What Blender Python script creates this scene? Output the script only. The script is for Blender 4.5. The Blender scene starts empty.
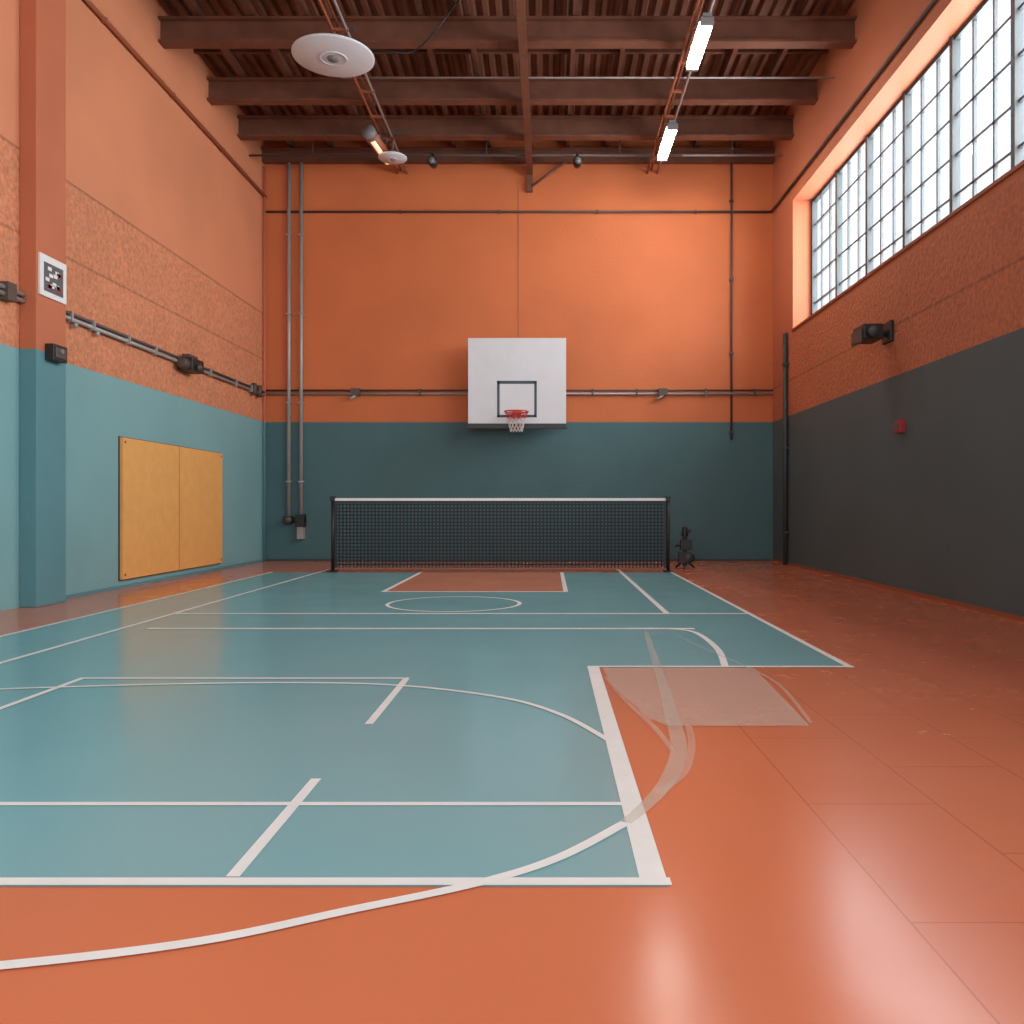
import bpy, bmesh, math, random
from mathutils import Vector, Matrix
random.seed(4)
scene = bpy.context.scene
scene.view_settings.view_transform = 'Standard'
scene.view_settings.look = 'None'

# ---------- room dimensions in metres (X right, Y into the hall, Z up) ----------
XL, XR, YB, YF = -5.785, 4.58, 17.315, -3.0
ZC = 8.6          # underside of roof deck
ZP = 2.83         # paint division height
EYE = 1.1

# ---------- materials ----------
def lin(c):
    r = []
    for v in c:
        v = v/255.0
        r.append(v/12.92 if v <= 0.04045 else ((v+0.055)/1.055)**2.4)
    return (r[0], r[1], r[2], 1.0)

def mat(name, col, rough=0.6, metal=0.0, noise=0.0, nscale=3.0, bump=0.0, bscale=60.0, emit=0.0, alpha=1.0, spec=0.5):
    m = bpy.data.materials.new(name); m.use_nodes = True
    nt = m.node_tree; N = nt.nodes; L = nt.links
    b = N['Principled BSDF']
    b.inputs['Base Color'].default_value = lin(col)
    b.inputs['Roughness'].default_value = rough
    b.inputs['Metallic'].default_value = metal
    b.inputs['Specular IOR Level'].default_value = spec
    b.inputs['Alpha'].default_value = alpha
    if emit > 0:
        b.inputs['Emission Color'].default_value = lin(col)
        b.inputs['Emission Strength'].default_value = emit
    g = N.new('ShaderNodeNewGeometry')
    if noise > 0:
        n = N.new('ShaderNodeTexNoise'); n.inputs['Scale'].default_value = nscale; n.inputs['Detail'].default_value = 6
        L.new(g.outputs['Position'], n.inputs['Vector'])
        mr = N.new('ShaderNodeMapRange'); mr.inputs[1].default_value = 0.3; mr.inputs[2].default_value = 0.7
        mr.inputs[3].default_value = 1-noise; mr.inputs[4].default_value = 1+noise
        L.new(n.outputs['Fac'], mr.inputs[0])
        h = N.new('ShaderNodeHueSaturation'); h.inputs['Color'].default_value = lin(col)
        L.new(mr.outputs[0], h.inputs['Value']); L.new(h.outputs[0], b.inputs['Base Color'])
    if bump > 0:
        n2 = N.new('ShaderNodeTexNoise'); n2.inputs['Scale'].default_value = bscale; n2.inputs['Detail'].default_value = 3
        L.new(g.outputs['Position'], n2.inputs['Vector'])
        bp = N.new('ShaderNodeBump'); bp.inputs['Strength'].default_value = bump; bp.inputs['Distance'].default_value = 0.02
        L.new(n2.outputs['Fac'], bp.inputs['Height']); L.new(bp.outputs[0], b.inputs['Normal'])
    return m

def math_node(N, L, op, a, b=None):
    n = N.new('ShaderNodeMath'); n.operation = op
    for i, v in enumerate((a, b)):
        if v is None: continue
        if isinstance(v, (int, float)): n.inputs[i].default_value = v
        else: L.new(v, n.inputs[i])
    return n.outputs[0]

def wall_mat(name, top, low, band_top, joints=(), tex_strength=0.9, upper=None):
    """two-tone painted masonry: paint division at ZP, rough stucco band, board joints"""
    m = bpy.data.materials.new(name); m.use_nodes = True
    nt = m.node_tree; N = nt.nodes; L = nt.links
    b = N['Principled BSDF']; b.inputs['Roughness'].default_value = 0.62
    b.inputs['Specular IOR Level'].default_value = 0.3
    g = N.new('ShaderNodeNewGeometry'); s = N.new('ShaderNodeSeparateXYZ')
    L.new(g.outputs['Position'], s.inputs[0]); Z = s.outputs['Z']
    big = N.new('ShaderNodeTexNoise'); big.inputs['Scale'].default_value = 0.7; big.inputs['Detail'].default_value = 8
    L.new(g.outputs['Position'], big.inputs['Vector'])
    fine = N.new('ShaderNodeTexNoise'); fine.inputs['Scale'].default_value = 17; fine.inputs['Detail'].default_value = 4
    fine.inputs['Roughness'].default_value = 0.65
    L.new(g.outputs['Position'], fine.inputs['Vector'])
    is_low = math_node(N, L, 'LESS_THAN', Z, ZP)
    mix = N.new('ShaderNodeMix'); mix.data_type = 'RGBA'
    mix.inputs['A'].default_value = lin(top); mix.inputs['B'].default_value = lin(low)
    L.new(is_low, mix.inputs['Factor'])
    above = math_node(N, L, 'GREATER_THAN', Z, ZP)
    below = math_node(N, L, 'LESS_THAN', Z, band_top)
    band = math_node(N, L, 'MULTIPLY', above, below)
    v = N.new('ShaderNodeMapRange'); v.inputs[1].default_value = 0.3; v.inputs[2].default_value = 0.7
    v.inputs[3].default_value = 0.92; v.inputs[4].default_value = 1.06
    L.new(big.outputs['Fac'], v.inputs[0])
    fv = math_node(N, L, 'MULTIPLY', math_node(N, L, 'SUBTRACT', fine.outputs['Fac'], 0.46), 1.3)
    fv = math_node(N, L, 'MULTIPLY', fv, band)
    val = math_node(N, L, 'ADD', v.outputs[0], fv)
    jt = None
    for jz in joints:
        d = math_node(N, L, 'ABSOLUTE', math_node(N, L, 'SUBTRACT', Z, jz))
        k = math_node(N, L, 'LESS_THAN', d, 0.018)
        jt = k if jt is None else math_node(N, L, 'MAXIMUM', jt, k)
    if jt is not None:
        val = math_node(N, L, 'SUBTRACT', val, math_node(N, L, 'MULTIPLY', jt, 0.3))
    h = N.new('ShaderNodeHueSaturation')
    L.new(mix.outputs['Result'], h.inputs['Color']); L.new(val, h.inputs['Value'])
    L.new(h.outputs[0], b.inputs['Base Color'])
    base = N.new('ShaderNodeTexNoise'); base.inputs['Scale'].default_value = 30; base.inputs['Detail'].default_value = 4
    L.new(g.outputs['Position'], base.inputs['Vector'])
    hgt = math_node(N, L, 'ADD', math_node(N, L, 'MULTIPLY', base.outputs['Fac'], 0.15),
                    math_node(N, L, 'MULTIPLY', math_node(N, L, 'MULTIPLY', fine.outputs['Fac'], band), 1.6))
    bp = N.new('ShaderNodeBump'); bp.inputs['Strength'].default_value = tex_strength; bp.inputs['Distance'].default_value = 0.03
    L.new(hgt, bp.inputs['Height']); L.new(bp.outputs[0], b.inputs['Normal'])
    return m

M_wall_l = wall_mat('paint_left', (208, 135, 98), (124, 166, 168), 5.02, (5.02, 4.1))
M_wall_b = wall_mat('paint_far', (203, 113, 68), (76, 110, 114), 0.0, ())
M_wall_r = wall_mat('paint_right_shade', (194, 116, 82), (86, 101, 103), 4.3, (3.5,))  # base colour darkened to carry the shade of the backlit wall
M_wall_p = wall_mat('paint_pilaster', (186, 108, 76), (92, 138, 144), 0.0, ())

def floor_mat(name, col, col2, rough=0.25, tiles=False):
    m = bpy.data.materials.new(name); m.use_nodes = True
    nt = m.node_tree; N = nt.nodes; L = nt.links
    b = N['Principled BSDF']
    b.inputs['Specular IOR Level'].default_value = 0.42
    g = N.new('ShaderNodeNewGeometry')
    n = N.new('ShaderNodeTexNoise'); n.inputs['Scale'].default_value = 0.5; n.inputs['Detail'].default_value = 2
    L.new(g.outputs['Position'], n.inputs['Vector'])
    cr = N.new('ShaderNodeMapRange'); cr.inputs[1].default_value = 0.3; cr.inputs[2].default_value = 0.72
    L.new(n.outputs['Fac'], cr.inputs[0])
    mix = N.new('ShaderNodeMix'); mix.data_type = 'RGBA'
    mix.inputs['A'].default_value = lin(col); mix.inputs['B'].default_value = lin(col2)
    L.new(cr.outputs[0], mix.inputs['Factor'])
    out = mix.outputs['Result']
    rr = N.new('ShaderNodeMapRange'); rr.inputs[1].default_value = 0.3; rr.inputs[2].default_value = 0.7
    rr.inputs[3].default_value = rough-0.02; rr.inputs[4].default_value = rough+0.03
    n3 = N.new('ShaderNodeTexNoise'); n3.inputs['Scale'].default_value = 1.5; n3.inputs['Detail'].default_value = 3
    L.new(g.outputs['Position'], n3.inputs['Vector']); L.new(n3.outputs['Fac'], rr.inputs[0])
    rough_out = rr.outputs[0]
    if tiles:
        sp = N.new('ShaderNodeSeparateXYZ'); L.new(g.outputs['Position'], sp.inputs[0])
        right = math_node(N, L, 'GREATER_THAN', sp.outputs['X'], 0.95)
        bt = N.new('ShaderNodeTexBrick'); bt.offset = 0.5
        bt.inputs['Scale'].default_value = 1.0
        bt.inputs['Color1'].default_value = (0, 0, 0, 1); bt.inputs['Color2'].default_value = (1, 1, 1, 1)
        bt.inputs['Mortar'].default_value = (0.5, 0.5, 0.5, 1)
        bt.inputs['Brick Width'].default_value = 0.9; bt.inputs['Row Height'].default_value = 0.48
        bt.inputs['Mortar Size'].default_value = 0.0035
        bt.inputs['Mortar Smooth'].default_value = 0.2
        # boards run along the hall: rotate the pattern a quarter turn
        cb = N.new('ShaderNodeCombineXYZ'); L.new(sp.outputs['Y'], cb.inputs[0]); L.new(sp.outputs['X'], cb.inputs[1])
        L.new(cb.outputs[0], bt.inputs['Vector'])
        seam = math_node(N, L, 'MULTIPLY', bt.outputs['Fac'], right)
        vr = N.new('ShaderNodeMix'); vr.data_type = 'RGBA'; vr.blend_type = 'MULTIPLY'
        L.new(math_node(N, L, 'MULTIPLY', seam, 0.4), vr.inputs['Factor'])
        L.new(out, vr.inputs['A']); vr.inputs['B'].default_value = (0.3, 0.2, 0.17, 1)
        out = vr.outputs['Result']
        ramp = N.new('ShaderNodeMapRange'); ramp.inputs[1].default_value = 0.5; ramp.inputs[2].default_value = 1.8
        L.new(sp.outputs['X'], ramp.inputs[0])
        tone = math_node(N, L, 'MULTIPLY', math_node(N, L, 'MULTIPLY', bt.outputs['Color'], right), 0.035)
        rough_out = math_node(N, L, 'ADD', rough_out, tone)
        # worn scuffs in the varnish, fading in towards the right-hand walkway
        sc = N.new('ShaderNodeTexNoise'); sc.inputs['Scale'].default_value = 5.0; sc.inputs['Detail'].default_value = 7
        sc.inputs['Roughness'].default_value = 0.68
        L.new(g.outputs['Position'], sc.inputs['Vector'])
        scm = N.new('ShaderNodeMapRange'); scm.inputs[1].default_value = 0.42; scm.inputs[2].default_value = 0.66
        L.new(sc.outputs['Fac'], scm.inputs[0])
        scuff = math_node(N, L, 'MULTIPLY', scm.outputs[0], ramp.outputs[0])
        rough_out = math_node(N, L, 'ADD', rough_out, math_node(N, L, 'MULTIPLY', scuff, 0.07))
        hs = N.new('ShaderNodeHueSaturation'); L.new(out, hs.inputs['Color'])
        vv = math_node(N, L, 'SUBTRACT', 1.02, tone)
        vv = math_node(N, L, 'SUBTRACT', vv, math_node(N, L, 'MULTIPLY', scuff, 0.03))
        L.new(vv, hs.inputs['Value']); out = hs.outputs[0]
    L.new(rough_out, b.inputs['Roughness'])
    L.new(out, b.inputs['Base Color'])
    n4 = N.new('ShaderNodeTexNoise'); n4.inputs['Scale'].default_value = 60; n4.inputs['Detail'].default_value = 1
    L.new(g.outputs['Position'], n4.inputs['Vector'])
    bp = N.new('ShaderNodeBump'); bp.inputs['Strength'].default_value = 0.05; bp.inputs['Distance'].default_value = 0.002
    L.new(n4.outputs['Fac'], bp.inputs['Height']); L.new(bp.outputs[0], b.inputs['Normal'])
    return m

M_floor = floor_mat('floor_orange', (210, 122, 84), (204, 115, 79), 0.19, True)
M_teal = floor_mat('floor_teal', (126, 180, 186), (120, 174, 180), 0.21)
M_key = floor_mat('floor_key', (218, 142, 108), (212, 136, 104), 0.2)
M_line = mat('line_paint', (234, 236, 232), 0.4, noise=0.03, nscale=8)
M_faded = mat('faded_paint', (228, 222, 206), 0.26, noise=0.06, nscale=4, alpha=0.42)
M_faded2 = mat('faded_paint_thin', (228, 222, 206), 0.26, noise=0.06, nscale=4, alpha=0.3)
M_black = mat('black_metal', (30, 31, 33), 0.45)
M_dark = mat('dark_iron', (84, 70, 64), 0.5, 0.1, noise=0.1)
M_steel = mat('galvanised', (160, 154, 150), 0.4, 0.2, noise=0.08)
M_beam = mat('rust_beam', (108, 66, 48), 0.55, noise=0.2, nscale=4)
M_deck = mat('roof_deck', (116, 74, 54), 0.6, noise=0.25, nscale=2)
M_pipeor = mat('painted_pipe', (156, 88, 60), 0.5)
M_white = mat('white_enamel', (210, 212, 215), 0.4, noise=0.03)
M_grey = mat('grey_enamel', (120, 118, 116), 0.5)
M_tube = mat('lamp_tube', (255, 250, 242), 0.4, emit=110)
M_warm = mat('lamp_warm', (255, 215, 175), 0.4, emit=0.7)
M_yel = mat('yellow_mat', (228, 166, 92), 0.6, noise=0.05, nscale=6, bump=0.15, bscale=90)
M_rim = mat('rim_orange', (200, 60, 34), 0.4)
M_cord = mat('cord', (216, 205, 200), 0.8)
M_redcord = mat('red_cord', (190, 50, 45), 0.8)
M_net = mat('net_cord', (54, 63, 69), 0.8)
M_red = mat('alarm_red', (165, 40, 38), 0.4)
M_frame = mat('window_steel', (66, 72, 74), 0.5)
M_frame_l = mat('window_muntin', (84, 88, 90), 0.5)
M_pipe_g = mat('downpipe_paint', (60, 66, 68), 0.5)
M_paper = mat('paper', (226, 224, 220), 0.6)
M_ink = mat('ink', (90, 88, 92), 0.6)
M_target = mat('target_paint', (58, 74, 82), 0.5)

gl = bpy.data.materials.new('window_glass'); gl.use_nodes = True
N = gl.node_tree.nodes; L = gl.node_tree.links
N.remove(N['Principled BSDF'])
t = N.new('ShaderNodeBsdfTransparent'); t.inputs[0].default_value = (0.93, 0.95, 0.96, 1)
gg = N.new('ShaderNodeBsdfGlossy'); gg.inputs['Roughness'].default_value = 0.05
mx = N.new('ShaderNodeMixShader'); mx.inputs[0].default_value = 0.06
L.new(t.outputs[0], mx.inputs[1]); L.new(gg.outputs[0], mx.inputs[2]); L.new(mx.outputs[0], N['Material Output'].inputs[0])
M_glass = gl

# ---------- mesh builder ----------
class B:
    def __init__(s, name):
        s.name = name; s.bm = bmesh.new(); s.mats = []
    def mi(s, m):
        if m not in s.mats: s.mats.append(m)
        return s.mats.index(m)
    def faces(s, vs, fs, m, smooth=False):
        v = [s.bm.verts.new(p) for p in vs]; k = s.mi(m)
        for f in fs:
            try:
                fc = s.bm.faces.new([v[i] for i in f]); fc.material_index = k; fc.smooth = smooth
            except ValueError: pass
    def box(s, x0, x1, y0, y1, z0, z1, m):
        vs = [(x0,y0,z0),(x1,y0,z0),(x1,y1,z0),(x0,y1,z0),(x0,y0,z1),(x1,y0,z1),(x1,y1,z1),(x0,y1,z1)]
        s.faces(vs, [(0,3,2,1),(4,5,6,7),(0,1,5,4),(1,2,6,5),(2,3,7,6),(3,0,4,7)], m)
    def tube(s, p0, p1, r, m, seg=10, r2=None):
        p0 = Vector(p0); p1 = Vector(p1); d = (p1-p0).normalized()
        a = d.orthogonal().normalized(); b = d.cross(a); r2 = r if r2 is None else r2
        vs = []
        for p, rr in ((p0, r), (p1, r2)):
            for i in range(seg):
                t = 2*math.pi*i/seg
                vs.append(p + a*rr*math.cos(t) + b*rr*math.sin(t))
        fs = [(i, (i+1) % seg, seg+(i+1) % seg, seg+i) for i in range(seg)]
        fs += [tuple(range(seg))[::-1], tuple(range(seg, 2*seg))]
        s.faces(vs, fs, m, seg > 6)
    def path(s, pts, r, m, seg=8):
        for a, b in zip(pts[:-1], pts[1:]): s.tube(a, b, r, m, seg)
    def ring(s, c, R, r, m, seg=32, ax='Z'):
        pts = []
        for i in range(seg+1):
            t = 2*math.pi*i/seg
            pts.append((c[0]+R*math.cos(t), c[1]+R*math.sin(t), c[2]))
        s.path(pts, r, m, 6)
    def lathe(s, c, prof, m, seg=40):
        vs = []; n = len(prof)
        for i in range(seg):
            t = 2*math.pi*i/seg
            for (r, z) in prof: vs.append((c[0]+r*math.cos(t), c[1]+r*math.sin(t), c[2]+z))
        fs = []
        for i in range(seg):
            j = (i+1) % seg
            for k in range(n-1): fs.append((i*n+k, j*n+k, j*n+k+1, i*n+k+1))
        s.faces(vs, fs, m, True)
    def strip(s, pts, w, z, m, closed=False):
        P = [Vector((p[0], p[1])) for p in pts]; n = len(P); Lf = []; Rt = []
        for i in range(n):
            a = P[i-1] if (i > 0 or closed) else P[i]
            b = P[(i+1) % n] if (i < n-1 or closed) else P[i]
            d = (b-a).normalized(); nn = Vector((-d.y, d.x))
            ww = w[i] if isinstance(w, (list, tuple)) else w
            Lf.append(P[i]+nn*ww/2); Rt.append(P[i]-nn*ww/2)
        vs = [(p.x, p.y, z) for p in Lf]+[(p.x, p.y, z) for p in Rt]
        rng = range(n if closed else n-1)
        s.faces(vs, [(n+i, n+(i+1) % n, (i+1) % n, i) for i in rng], m)
    def done(s, bevel=0, recalc=True):
        if recalc: bmesh.ops.recalc_face_normals(s.bm, faces=s.bm.faces)
        co = [v.co for v in s.bm.verts]
        c = Vector([(min(p[i] for p in co)+max(p[i] for p in co))/2 for i in range(3)])
        bmesh.ops.translate(s.bm, verts=s.bm.verts, vec=-c)
        me = bpy.data.meshes.new(s.name); s.bm.to_mesh(me); s.bm.free()
        for m in s.mats: me.materials.append(m)
        o = bpy.data.objects.new(s.name, me); o.location = c
        scene.collection.objects.link(o)
        if bevel:
            bv = o.modifiers.new('bevel', 'BEVEL'); bv.width = bevel; bv.segments = 2; bv.limit_method = 'ANGLE'
        return o

def smooth_pts(pts, k=8):
    out = []
    P = [Vector(p) for p in pts]; n = len(P)
    for i in range(n-1):
        p0 = P[max(i-1, 0)]; p1 = P[i]; p2 = P[i+1]; p3 = P[min(i+2, n-1)]
        for j in range(k):
            t = j/k
            out.append(0.5*((2*p1)+(p2-p0)*t+(2*p0-5*p1+4*p2-p3)*t*t+(3*p1-p0-3*p2+p3)*t**3))
    out.append(P[-1]); return out

# ---------- shell ----------
b = B('floor'); b.box(XL-0.3, XR+0.42, YF-0.3, YB+0.3, -0.2, 0, M_floor); b.done()
b = B('wall_far'); b.box(XL-0.3, XR+0.42, YB, YB+0.3, 0, ZC+0.3, M_wall_b)
b.done()
b = B('wall_left'); b.box(XL-0.3, XL, YF, YB, 0, ZC+0.3, M_wall_l); b.done()
WS, WH, WY0, WY1 = 4.41, 6.84, -0.66, 15.9
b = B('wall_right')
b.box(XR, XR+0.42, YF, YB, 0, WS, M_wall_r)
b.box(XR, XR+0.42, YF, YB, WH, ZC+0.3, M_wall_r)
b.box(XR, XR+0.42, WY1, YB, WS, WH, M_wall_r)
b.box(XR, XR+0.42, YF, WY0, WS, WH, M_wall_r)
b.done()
# rear wall with a tall unseen opening, added to let in fill light (behind the viewer)
b = B('wall_rear')
b.box(XL-0.3, XL+0.8, YF-0.3, YF, 0, ZC+0.3, M_wall_b)
b.box(XR-0.8, XR+0.42, YF-0.3, YF, 0, ZC+0.3, M_wall_b)
b.box(XL+0.8, XR-0.8, YF-0.3, YF, 6.8, ZC+0.3, M_wall_b)
b.box(XL+0.8, XR-0.8, YF-0.3, YF, 0, 1.6, M_wall_b)
b.done()

# left pilaster
PY0, PY1 = 9.3, 9.87
b = B('trim_pilaster'); b.box(XL, XL+0.19, PY0, PY1, 0, ZC, M_wall_p); b.done(0.01)

# baseboards
b = B('baseboard_right'); b.box(XR-0.025, XR, YF, YB, 0, 0.045, M_pipeor); b.done()
b = B('baseboard_left'); b.box(XL, XL+0.02, PY1, YB, 0, 0.04, M_wall_p); b.done()
b = B('baseboard_far'); b.box(XL+0.02, XR-0.025, YB-0.02, YB, 0, 0.04, M_pipe_g); b.done()

# vertical control joint on the far wall
b = B('trim_control_joint'); b.box(-0.612, -0.60, YB-0.006, YB, 4.45, 7.6, M_pipeor); b.done()

# ---------- ceiling : corrugated deck ----------
b = B('ceiling')
x = XL; per = 0.2; prof = []
while x < XR+0.0:
    prof += [(x, 0), (x+0.07, 0), (x+0.1, 0.08), (x+0.17, 0.08)]
    x += per
prof = [(min(px, XR), pz) for px, pz in prof]
vs = [(p[0], YF, ZC+p[1]) for p in prof]+[(p[0], YB, ZC+p[1]) for p in prof]
n = len(prof)
b.faces(vs, [(i, i+1, n+i+1, n+i) for i in range(n-1)], M_deck)
b.box(XL-0.3, XR+0.42, YF-0.3, YB+0.3, ZC+0.1, ZC+0.25, M_deck)
b.done()

def ibeam_x(b, y, z0, h, w, m, x0=XL, x1=XR):
    b.box(x0, x1, y-w/2, y+w/2, z0, z0+0.035, m)
    b.box(x0, x1, y-w/2, y+w/2, z0+h-0.035, z0+h, m)
    b.box(x0, x1, y-0.015, y+0.015, z0+0.035, z0+h-0.035, m)
for i, yb in enumerate([-1.5, 1.0, 3.4, 5.8, 8.2, 10.6, 12.7, 14.5, 15.9]):
    b = B('ceiling_beam'); ibeam_x(b, yb, 8.0, 0.38, 0.2, M_beam); b.done()
b = B('ceiling_ledger'); b.box(XL, XR, YB-0.14, YB, 8.08, 8.3, M_beam); b.box(XL, XR, YB-0.2, YB, 8.3, 8.34, M_beam); b.done()
b = B('ceiling_purlins')
for yy in [11.5, 12.0, 13.35, 13.9, 15.1, 16.4, 16.9]:
    b.box(XL, XR, yy-0.03, yy+0.03, ZC-0.08, ZC, M_beam)
for xx in [-5.2, -4.4, -3.6, -1.9, -1.2, 0.4, 1.2, 3.0, 3.8]:
    b.box(xx-0.035, xx+0.035, 0, YB, 8.4, 8.52, M_beam)
b.done()
# centre longitudinal member
b = B('ceiling_girder')
b.box(-0.43, -0.31, 2, YB, 7.82, 7.85, M_beam); b.box(-0.39, -0.35, 2, YB, 7.85, 7.98, M_beam)
b.box(-0.43, -0.31, 2, YB, 7.97, 8.0, M_beam)
b.tube((0.35, YB-0.06, 8.1), (-0.33, YB-0.1, 7.6), 0.025, M_beam)
b.box(-0.43, -0.31, YB-0.1, YB, 7.5, 7.84, M_beam)
b.done()

# lighting tracks (paired rails with cross rungs)
for xc in (-2.97, 2.12):
    b = B('ceiling_lighting_track')
    for dx in (-0.1, 0.1):
        b.tube((xc+dx, 3, 7.9), (xc+dx, YB, 7.9), 0.022, M_steel if dx > 0 else M_pipeor)
    b.tube((xc-0.02, 3, 7.96), (xc-0.02, YB, 7.96), 0.018, M_pipeor)
    yy = 4.0
    while yy < YB-0.2:
        b.box(xc-0.13, xc+0.13, yy-0.02, yy+0.02, 7.88, 7.92, M_pipeor); yy += 0.9
    for yb in (10.6, 12.7, 14.5, 15.9):
        b.tube((xc, yb, 7.9), (xc, yb, 8.05), 0.015, M_dark)
    b.done()

# batten lamps
def batten(y0, y1, x=2.16):
    b = B('ceiling_fluorescent_lamp')
    b.box(x-0.06, x+0.06, y0-0.03, y1+0.03, 7.74, 7.8, M_grey)
    vs = [(x-0.10, 7.70), (x-0.055, 7.76), (x+0.055, 7.76), (x+0.10, 7.70)]
    P = [(px, y0, z) for px, z in vs]+[(px, y1, z) for px, z in vs]
    b.faces(P, [(0,1,5,4),(1,2,6,5),(2,3,7,6)], M_white)
    b.tube((x-0.04, y0+0.03, 7.69), (x-0.04, y1-0.03, 7.69), 0.025, M_tube, 12)
    b.tube((x+0.04, y0+0.03, 7.69), (x+0.04, y1-0.03, 7.69), 0.025, M_tube, 12)
    for yy in (y0, y1): b.box(x-0.09, x+0.09, yy-0.03, yy+0.03, 7.65, 7.75, M_grey)
    for yy in (y0+0.2, y1-0.2): b.tube((x-0.04, yy, 7.8), (x-0.04, yy, 7.9), 0.012, M_dark)
    b.done()
batten(11.55, 12.75); batten(14.75, 16.1)

b = B('ceiling_spotlight')
b.tube((-3.13, 14.95, 7.66), (-3.0, 16.0, 7.62), 0.12, M_pipeor, 16, 0.10)
b.tube((-3.143, 14.85, 7.665), (-3.13, 14.95, 7.66), 0.125, M_grey, 16)
b.tube((-3.10, 15.0, 7.575), (-3.0, 15.9, 7.55), 0.05, M_warm, 16)
b.tube((-3.06, 15.4, 7.75), (-3.06, 15.4, 7.9), 0.02, M_dark)
b.box(-3.2, -2.92, 15.3, 15.5, 7.72, 7.77, M_dark)
b.done()

def disc(c, R, name):
    b = B(name)
    b.lathe(c, [(0, 0), (R*0.2, 0.0), (R*0.97, 0.01), (R, 0.018), (R, 0.04), (R*0.95, 0.05), (R*0.3, 0.1), (0.06, 0.14), (0, 0.14)], M_white, 64)
    b.lathe(c, [(0, -0.03), (R*0.13, -0.03), (R*0.16, 0.005)], M_grey, 24)
    b.lathe(c, [(R*0.3, -0.002), (R*0.3, -0.012), (R*0.34, -0.012), (R*0.34, -0.002)], M_white, 32)
    b.tube((c[0], c[1], c[2]+0.13), (c[0], c[1], 7.98), 0.02, M_dark)
    b.box(c[0]-0.05, c[0]+0.3, c[1]-0.03, c[1]+0.03, 7.93, 7.98, M_dark)
    b.done()
disc((-3.08, 12.2, 7.54), 0.58, 'ceiling_disc_diffuser')
disc((-2.85, 15.6, 7.48), 0.26, 'ceiling_disc_diffuser')

# ceiling conduits
b = B('ceiling_conduit')
b.tube((XL, 16.6, 7.97), (XR, 16.6, 7.97), 0.022, M_steel)
b.tube((XL, 16.45, 7.9), (2.6, 16.45, 7.9), 0.018, M_dark)
b.tube((-3.3, 13.6, 7.97), (XR, 13.6, 7.97), 0.014, M_steel)
pts = smooth_pts([(-2.9, 12.9, 8.0), (-2.4, 12.6, 7.85), (-2.0, 12.6, 7.85), (-1.6, 12.4, 8.1), (-1.3, 12.4, 8.5)], 6)
b.path([tuple(p) for p in pts], 0.012, M_black, 6)
for xx in (-4.6, -1.2, 1.4, 3.6):
    b.tube((xx, 16.6, 7.97), (xx, 16.6, ZC), 0.012, M_dark)
b.done()
for xx in (-2.23, 0.57):
    b = B('ceiling_camera')
    b.tube((xx, 16.45, 7.93), (xx, 16.45, 7.82), 0.03, M_black)
    b.tube((xx, 16.3, 7.74), (xx, 16.6, 7.78), 0.09, M_black, 14, 0.07)
    b.tube((xx, 16.24, 7.735), (xx, 16.3, 7.74), 0.06, M_grey, 14)
    b.done()

# ---------- right window ----------
gx = XR+0.41
b = B('window_1')
nb = 12; pitch = (WY1-WY0)/nb
b.box(gx-0.05, gx+0.03, WY0, WY1, WS, WS+0.06, M_frame); b.box(gx-0.05, gx+0.03, WY0, WY1, WH-0.06, WH, M_frame)
for i in range(nb+1):
    yy = WY0+i*pitch
    yy = min(max(yy, WY0+0.04), WY1-0.04)
    b.box(gx-0.07, gx+0.03, yy-0.04, yy+0.04, WS, WH, M_frame)
    if i < nb:
        for j in (1, 2):
            y2 = WY0+(i+j/3)*pitch
            b.box(gx-0.03, gx+0.01, y2-0.018, y2+0.018, WS, WH, M_frame_l)
for k in range(1, 5):
    zz = WS+(WH-WS)*k/5
    b.box(gx-0.03, gx+0.01, WY0, WY1, zz-0.017, zz+0.017, M_frame_l)
b.box(gx-0.004, gx, WY0, WY1, WS, WH, M_glass)
b.done()
b = B('trim_sill'); b.box(XR-0.03, XR+0.35, WY0, WY1, WS-0.03, WS+0.015, M_pipeor); b.done(0.006)

# bars of the unseen rear opening added for fill light
b = B('fill_opening_bars')
for i in range(7):
    xx = XL+0.8+(XR-XL-1.6)*i/6
    b.box(xx-0.03, xx+0.03, YF-0.15, YF-0.08, 1.6, 6.8, M_frame)
for k in range(5):
    zz = 1.6+5.2*k/4
    b.box(XL+0.8, XR-0.8, YF-0.15, YF-0.08, zz-0.025, zz+0.025, M_frame)
b.done()

# ---------- court markings ----------
b = B('floor_court_surface')
z = 0.002
def quad(b, pts, z, m):
    b.faces([(p[0], p[1], z) for p in pts], [tuple(range(len(pts)))], m)
quad(b, [(-4.64, 2.46), (0.35, 2.46), (0.35, 5.83), (-4.64, 5.83)], z, M_teal)
quad(b, [(-4.64, 5.83), (2.07, 5.83), (2.07, 14.25), (-4.64, 14.25)], z, M_teal)
quad(b, [(-2.13, 11.0), (0.23, 11.0), (0.23, 14.25), (-2.13, 14.25)], 0.003, M_key)
b.done(recalc=False)

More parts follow.
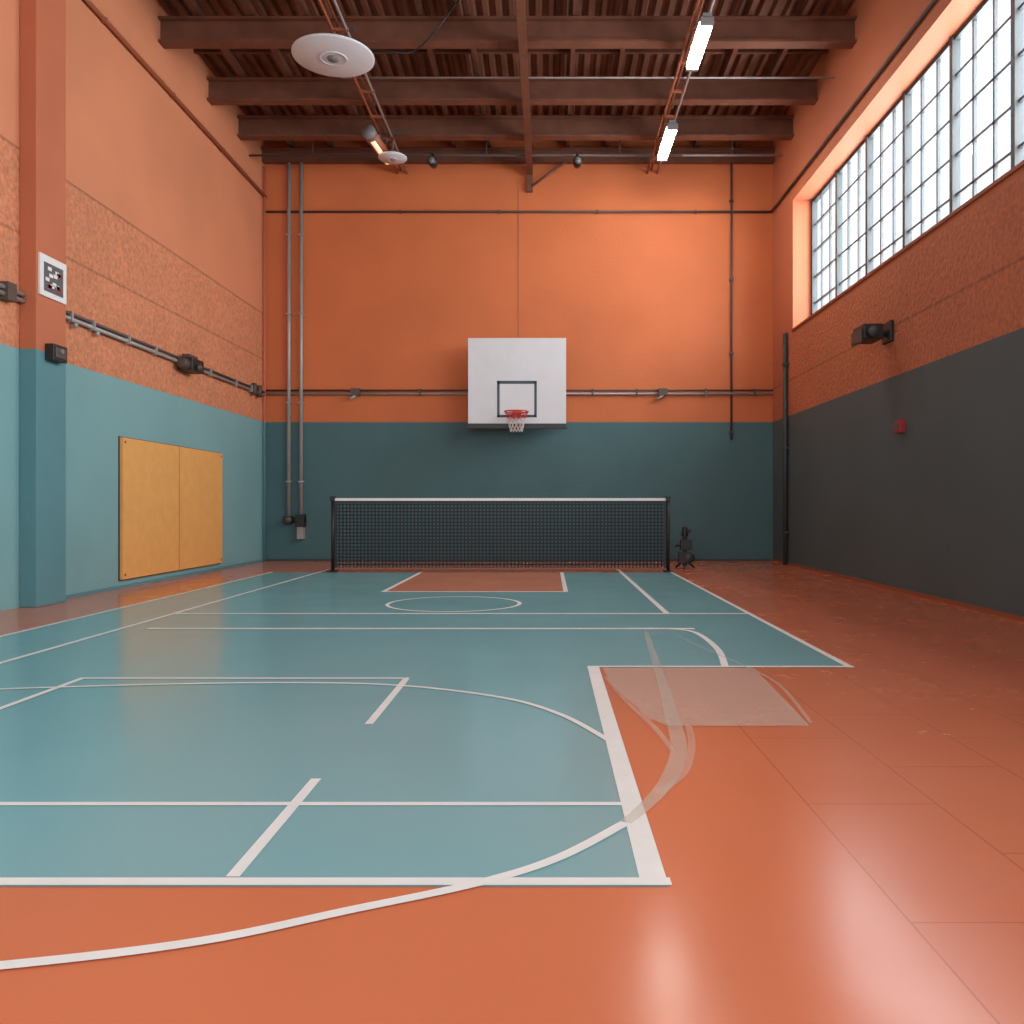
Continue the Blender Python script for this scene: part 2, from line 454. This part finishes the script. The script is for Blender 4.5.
b = B('floor_court_lines')
zc = [0.0042]
def nz():
    zc[0] += 0.00006; return zc[0]
def H(x0, x1, y, w=0.06): b.strip([(x0, y), (x1, y)], w, nz(), M_line)
def V(x, y0, y1, w=0.06): b.strip([(x, y0), (x, y1)], w, nz(), M_line)
H(-4.64, 0.36, 2.49, 0.05)
V(0.31, 2.465, 5.86, 0.08)
H(0.27, 2.1, 5.84, 0.05)
V(2.07, 5.81, 15.6, 0.05)
V(-4.64, 2.46, 14.3, 0.05); V(-3.85, 5.0, 14.9, 0.05)
H(-4.64, 0.27, 3.14, 0.036)
V(-0.935, 2.52, 3.43, 0.042); V(-0.905, 4.29, 5.42, 0.042)
V(-2.98, 4.5, 5.45, 0.042); H(-3.0, -0.89, 5.44, 0.04)
H(-3.6, 1.32, 7.66, 0.08); H(-3.85, 2.07, 8.74, 0.07)
V(1.225, 8.74, 14.9, 0.06)
b.strip([tuple(p) for p in smooth_pts([(1.05, 7.66), (1.28, 7.45), (1.31, 6.6), (1.22, 5.86)], 8)], 0.05, nz(), M_line)
H(-2.16, 0.26, 11.0, 0.08); V(-2.13, 11, 14.25, 0.06); V(0.23, 11, 14.25, 0.06)
# free-throw circle
b.strip([(-1.066+0.745*math.cos(t*math.pi/32), 9.64+0.745*math.sin(t*math.pi/32)) for t in range(64)], 0.045, nz(), M_line, True)
# inner arc
arc = [(-4.6, 4.75), (-3.6, 5.05), (-2.5, 5.24), (-1.6, 5.3), (-0.91, 5.22), (-0.276, 4.895), (0.063, 4.495), (0.29, 3.98)]
b.strip([tuple(p) for p in smooth_pts(arc)], 0.035, nz(), M_line)
# foreground arc
arc = [(-1.9, 1.93), (-1.31, 2.03), (-0.879, 2.144), (-0.538, 2.31), (-0.198, 2.48), (0.037, 2.66), (0.27, 2.95)]
b.strip([tuple(p) for p in smooth_pts(arc)], 0.042, nz(), M_line)
b.done(recalc=False)

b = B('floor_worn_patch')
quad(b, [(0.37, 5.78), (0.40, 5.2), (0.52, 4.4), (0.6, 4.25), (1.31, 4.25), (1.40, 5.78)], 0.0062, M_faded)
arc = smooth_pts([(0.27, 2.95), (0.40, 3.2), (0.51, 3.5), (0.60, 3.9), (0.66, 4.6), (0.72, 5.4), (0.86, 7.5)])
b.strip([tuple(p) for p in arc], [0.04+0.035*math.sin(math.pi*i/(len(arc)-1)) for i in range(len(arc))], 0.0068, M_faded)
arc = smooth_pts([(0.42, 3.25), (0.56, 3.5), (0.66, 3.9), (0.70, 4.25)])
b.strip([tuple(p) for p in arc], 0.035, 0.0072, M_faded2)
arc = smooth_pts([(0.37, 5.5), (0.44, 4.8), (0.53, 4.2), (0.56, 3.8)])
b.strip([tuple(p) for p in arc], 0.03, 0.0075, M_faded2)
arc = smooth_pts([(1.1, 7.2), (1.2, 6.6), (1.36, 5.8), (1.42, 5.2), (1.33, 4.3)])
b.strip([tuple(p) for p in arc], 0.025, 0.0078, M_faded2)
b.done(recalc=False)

# ---------- net ----------
NY, NX0, NX1, NT = 14.38, -3.64, 2.03, 1.25
b = B('court_net')
for xx in (NX0, NX1):
    b.tube((xx, NY, 0.008), (xx, NY, NT+0.02), 0.03, M_black, 14)
    b.box(xx-0.07, xx+0.07, NY-0.08, NY+0.12, 0.008, 0.03, M_black)
    b.box(xx-0.04, xx+0.04, NY-0.05, NY+0.05, NT-0.05, NT+0.03, M_black)
b.box(NX0+0.03, NX1-0.03, NY-0.012, NY+0.012, NT-0.045, NT, M_line)
b.box(NX0+0.03, NX1-0.03, NY-0.01, NY+0.01, 0.05, 0.07, M_pipeor)
b.box(NX0+0.035, NX0+0.075, NY-0.008, NY+0.008, 0.07, NT-0.05, M_black)
b.box(NX1-0.075, NX1-0.035, NY-0.008, NY+0.008, 0.07, NT-0.05, M_black)
b.box(NX0+0.05, NX1-0.05, NY-0.006, NY+0.006, NT-0.085, NT-0.045, M_net)
nx = 92; w = 0.0125
for i in range(nx+1):
    xx = NX0+0.05+(NX1-NX0-0.1)*i/nx
    b.box(xx-w, xx+w, NY-0.004, NY+0.004, 0.07, NT-0.05, M_net)
for i in range(1, 19):
    zz = 0.07+(NT-0.12)*i/19
    b.box(NX0+0.05, NX1-0.05, NY-0.004, NY+0.004, zz-w, zz+w, M_net)
b.done()

# ---------- basketball hoop ----------
b = B('wall_basketball_hoop')
by = 16.7
x0, x1, z0, z1 = -1.57, 0.355, 2.74, 4.42
b.box(x0, x1, by, by+0.05, z0, z1, M_white)
b.box(x0-0.005, x1+0.005, by-0.01, by+0.07, z0-0.1, z0, M_black)
for (a, c, d, e) in ((-1.0, -0.22, 3.52, 3.58), (-1.0, -0.22, 2.86, 2.91), (-1.0, -0.95, 2.86, 3.58), (-0.27, -0.22, 2.86, 3.58)):
    b.box(a, c, by-0.004, by, d, e, M_target)
b.box(-0.7, -0.52, by-0.06, by, 2.84, 3.0, M_rim)
rc = (-0.61, by-0.31, 2.94)
b.ring(rc, 0.23, 0.013, M_rim, 36)
b.box(rc[0]-0.06, rc[0]-0.03, by-0.12, by, 2.92, 2.95, M_rim); b.box(rc[0]+0.03, rc[0]+0.06, by-0.12, by, 2.92, 2.95, M_rim)
ns = 12; lv = 6
def np_(i, k):
    t = 2*math.pi*(i+0.5*(k % 2))/ns
    R = 0.225-0.11*(k/lv)**0.8
    return (rc[0]+R*math.cos(t), rc[1]+R*math.sin(t), rc[2]-0.065*k)
for k in range(lv):
    for i in range(ns):
        b.tube(np_(i, k), np_(i, k+1), 0.0065, M_redcord if k < 2 else M_cord, 5)
        b.tube(np_(i, k), np_(i+(1 if k % 2 else -1), k+1), 0.0065, M_redcord if k < 2 else M_cord, 5)
for xx in (-1.2, -0.02):
    for zz in (3.0, 4.1):
        b.tube((xx, by+0.05, zz), (xx, YB-0.01, zz), 0.03, M_dark)
    b.box(xx-0.04, xx+0.04, by+0.05, by+0.1, 2.85, 4.3, M_dark)
    b.box(xx-0.07, xx+0.07, YB-0.03, YB, 2.85, 4.3, M_dark)
    b.tube((xx, by+0.08, 2.95), (xx, YB-0.04, 4.1), 0.02, M_dark)
b.done(0.003)

# ---------- wall services ----------
b = B('wall_conduit')   # far wall
for zz, m, r in ((3.40, M_steel, 0.026), (3.47, M_dark, 0.018)):
    b.tube((XL+0.05, YB-0.05, zz), (XR, YB-0.05, zz), r, m)
for xx in (-3.9, 2.33):
    b.box(xx-0.09, xx+0.09, YB-0.14, YB, 3.36, 3.5, M_dark)
    b.tube((xx, YB-0.1, 3.36), (xx-0.12, YB-0.12, 3.28), 0.03, M_steel)
for xx in (-5.0, -2.6, -1.6, 0.9, 1.8, 3.2, 4.2): b.box(xx-0.02, xx+0.02, YB-0.08, YB, 3.36, 3.5, M_dark)
b.done()
b = B('wall_conduit')   # left wall
for zz, m, r in ((3.42, M_dark, 0.02), (3.36, M_steel, 0.026)):
    b.tube((XL+0.05, PY1, zz), (XL+0.05, YB-0.1, zz), r, m)
for yy in (10.2, 10.7, 11.6, 12.4, 14.4, 15.6, 16.4): b.box(XL, XL+0.085, yy-0.02, yy+0.02, 3.32, 3.45, M_steel)
for yy in (10.3, 10.8): b.tube((XL+0.06, yy, 3.27), (XL+0.06, yy, 3.34), 0.03, M_steel)
for yy in (16.5, 16.8): b.tube((XL+0.08, yy, 3.27), (XL+0.08, yy, 3.5), 0.05, M_dark)
b.done()
b = B('wall_conduit')
for zz in (3.42, 3.35): b.tube((XL+0.05, 5.0, zz), (XL+0.05, PY0, zz), 0.026, M_steel)
b.box(XL, XL+0.1, 8.95, 9.1, 3.29, 3.48, M_dark)
b.done()

b = B('wall_speaker')
b.box(XL, XL+0.24, 13.25, 13.7, 3.24, 3.44, M_black)
b.box(XL+0.05, XL+0.18, 13.3, 13.62, 3.44, 3.5, M_dark)
b.tube((XL+0.13, 13.1, 3.33), (XL+0.13, 13.25, 3.33), 0.075, M_dark, 16, 0.09)
b.tube((XL+0.24, 13.45, 3.32), (XL+0.3, 13.4, 3.29), 0.045, M_dark)
b.done(0.01)

PX = XL+0.19
b = B('wall_alarm_box')
b.box(PX, PX+0.1, 9.45, 9.72, 2.74, 2.92, M_black); b.box(PX+0.1, PX+0.11, 9.48, 9.69, 2.77, 2.89, M_dark)
b.tube((PX+0.1, 9.58, 2.85), (PX+0.13, 9.58, 2.85), 0.03, M_grey)
b.done(0.012)
b = B('wall_notice_poster')
b.box(PX, PX+0.02, 9.33, 9.84, 3.44, 3.9, M_paper)
b.box(PX+0.02, PX+0.023, 9.40, 9.77, 3.50, 3.82, M_ink)
for i in range(14):
    y = 9.41+random.random()*0.28; zq = 3.52+random.random()*0.24
    b.box(PX+0.023, PX+0.025, y, y+0.07, zq, zq+0.04, M_paper if i % 3 else M_red)
b.done()

# brown pipe high on left wall
b = B('wall_heating_pipe')
b.tube((XL+0.05, 0, 7.4), (XL+0.05, YB-0.05, 7.4), 0.03, M_pipeor, 12)
for yy in range(1, 17, 2): b.box(XL, XL+0.08, yy-0.02, yy+0.02, 7.37, 7.43, M_pipeor)
b.done()
# pipe round far and right walls at 7.1
b = B('wall_cable_pipe')
b.tube((XL+0.05, YB-0.04, 7.1), (XR-0.04, YB-0.04, 7.1), 0.024, M_dark)
b.tube((XR-0.04, YB-0.04, 7.1), (XR-0.04, 1, 7.0), 0.024, M_dark)
for xx in (-5, -3, -1, 1, 3): b.box(xx-0.02, xx+0.02, YB-0.07, YB, 7.07, 7.13, M_dark)
b.done()
# vertical pipes at far left
b = B('wall_riser_pipes')
for xx, zb in ((-5.26, 0.85), (-5.01, 0.6)):
    b.tube((xx, YB-0.07, zb), (xx, YB-0.07, 8.1), 0.038, M_steel, 12)
    for zz in (1.6, 3.2, 5.0, 6.6): b.box(xx-0.05, xx+0.05, YB-0.12, YB, zz, zz+0.03, M_steel)
b.tube((-5.36, YB-0.09, 0.84), (-4.92, YB-0.09, 0.84), 0.05, M_black)
b.box(-5.34, -5.2, YB-0.16, YB, 0.76, 0.92, M_black)
b.box(-5.1, -4.92, YB-0.18, YB, 0.7, 0.95, M_black)
b.box(-5.07, -4.95, YB-0.15, YB, 0.45, 0.72, M_steel)
b.tube((-5.26, YB-0.2, 0.84), (-5.26, YB-0.1, 0.84), 0.08, M_dark, 14)
b.done()
b = B('wall_riser_pipe')
b.tube((3.73, YB-0.04, 2.46), (3.73, YB-0.04, 8.1), 0.022, M_dark)
for zz in (2.6, 4.2, 5.7, 7.3): b.box(3.69, 3.77, YB-0.07, YB, zz, zz+0.04, M_dark)
b.done()
b = B('wall_downpipe')
b.tube((XR-0.06, 16.2, 0), (XR-0.06, 16.2, WS), 0.045, M_pipe_g, 12)
for zz in (0.6, 2.2, 3.8): b.box(XR-0.11, XR, 16.14, 16.26, zz, zz+0.04, M_pipe_g)
b.done()
b = B('wall_corner_pipe'); b.tube((XL+0.05, YB-0.12, 0.0), (XL+0.05, YB-0.12, 8.0), 0.022, M_wall_p); b.done()

# yellow wall mats
for y0, y1 in ((11.45, 13.19), (13.22, 14.95)):
    b = B('wall_mat')
    b.box(XL, XL+0.06, y0, y1, 0.12, 2.04, M_yel)
    b.box(XL, XL+0.02, y0-0.012, y1+0.012, 0.105, 2.055, M_dark)
    for yy in ((y0+0.06,) if y0 < 12 else (y1-0.06,)):
        for zz in (0.18, 1.98): b.tube((XL+0.06, yy, zz), (XL+0.066, yy, zz), 0.02, M_dark)
    b.done(0.01)

# right wall lamp / speaker
b = B('wall_floodlight')
yc, zc_ = 11.4, 3.42
b.box(XR-0.05, XR, yc-0.15, yc+0.15, zc_-0.12, zc_+0.16, M_black)
b.tube((XR-0.05, yc, zc_), (XR-0.2, yc, zc_), 0.04, M_black)
b.box(XR-0.42, XR-0.16, yc-0.2, yc+0.2, zc_-0.1, zc_+0.1, M_black)
b.box(XR-0.46, XR-0.42, yc-0.16, yc+0.16, zc_-0.14, zc_+0.04, M_dark)
b.tube((XR-0.3, yc-0.2, zc_), (XR-0.32, yc-0.3, zc_-0.02), 0.07, M_black, 14, 0.08)
b.done(0.01)
b = B('wall_fire_alarm_callpoint')
b.box(XR-0.07, XR, 10.88, 11.08, 2.06, 2.22, M_red); b.box(XR-0.078, XR-0.07, 10.92, 11.04, 2.1, 2.18, M_ink)
b.done(0.01)

# small winch / tripod stand by net
b = B('net_winch_stand')
cx, cy = 2.43, 15.1
for a in (0.3, 2.4, 4.5):
    b.tube((cx, cy, 0.16), (cx+0.19*math.cos(a), cy+0.19*math.sin(a), 0.02), 0.02, M_black)
b.tube((cx, cy, 0.05), (cx, cy, 0.62), 0.04, M_black, 12)
b.box(cx-0.11, cx+0.1, cy-0.07, cy+0.07, 0.1, 0.3, M_black)
b.box(cx-0.08, cx+0.12, cy-0.06, cy+0.06, 0.34, 0.52, M_black)
b.tube((cx-0.17, cy, 0.42), (cx-0.02, cy, 0.44), 0.03, M_black)
b.tube((cx+0.08, cy-0.08, 0.2), (cx+0.08, cy+0.08, 0.2), 0.09, M_black, 16)
b.tube((cx, cy, 0.58), (cx, cy, 0.75), 0.065, M_black, 12, 0.04)
b.tube((cx, cy, 0.66), (cx+0.11, cy-0.02, 0.68), 0.025, M_black)
b.done(0.006)

# ---------- light ----------
w = bpy.data.worlds.new('sky'); scene.world = w; w.use_nodes = True
bg = w.node_tree.nodes['Background']; bg.inputs[0].default_value = (0.86, 0.93, 1.0, 1); bg.inputs[1].default_value = 1.6

def area(name, loc, rot, sx, sy, e, col=(1, 1, 1)):
    l = bpy.data.lights.new(name, 'AREA'); l.shape = 'RECTANGLE'; l.size = sx; l.size_y = sy; l.energy = e; l.color = col
    o = bpy.data.objects.new(name, l); o.location = loc; o.rotation_euler = rot; scene.collection.objects.link(o); return o
area('daylight_window', (XR+0.75, (WY0+WY1)/2, (WS+WH)/2+0.1), (0, math.radians(90), 0), 2.7, 16.4, 1850, (0.98, 0.98, 1.0))
area('fill_light_rear', ((XL+XR)/2, YF-0.4, 4.2), (math.radians(90), 0, 0), 8.7, 5.2, 520, (0.96, 0.98, 1.0))  # added fill lamp at the unseen rear opening

# ---------- camera ----------
c = bpy.data.cameras.new('camera'); co = bpy.data.objects.new('camera', c); scene.collection.objects.link(co)
co.location = (0, 0, EYE); co.rotation_euler = (math.radians(90), 0, 0)
c.sensor_width = 36; c.lens = 850/1024*36
c.shift_x = -36/1024; c.shift_y = -5/1024
scene.camera = co
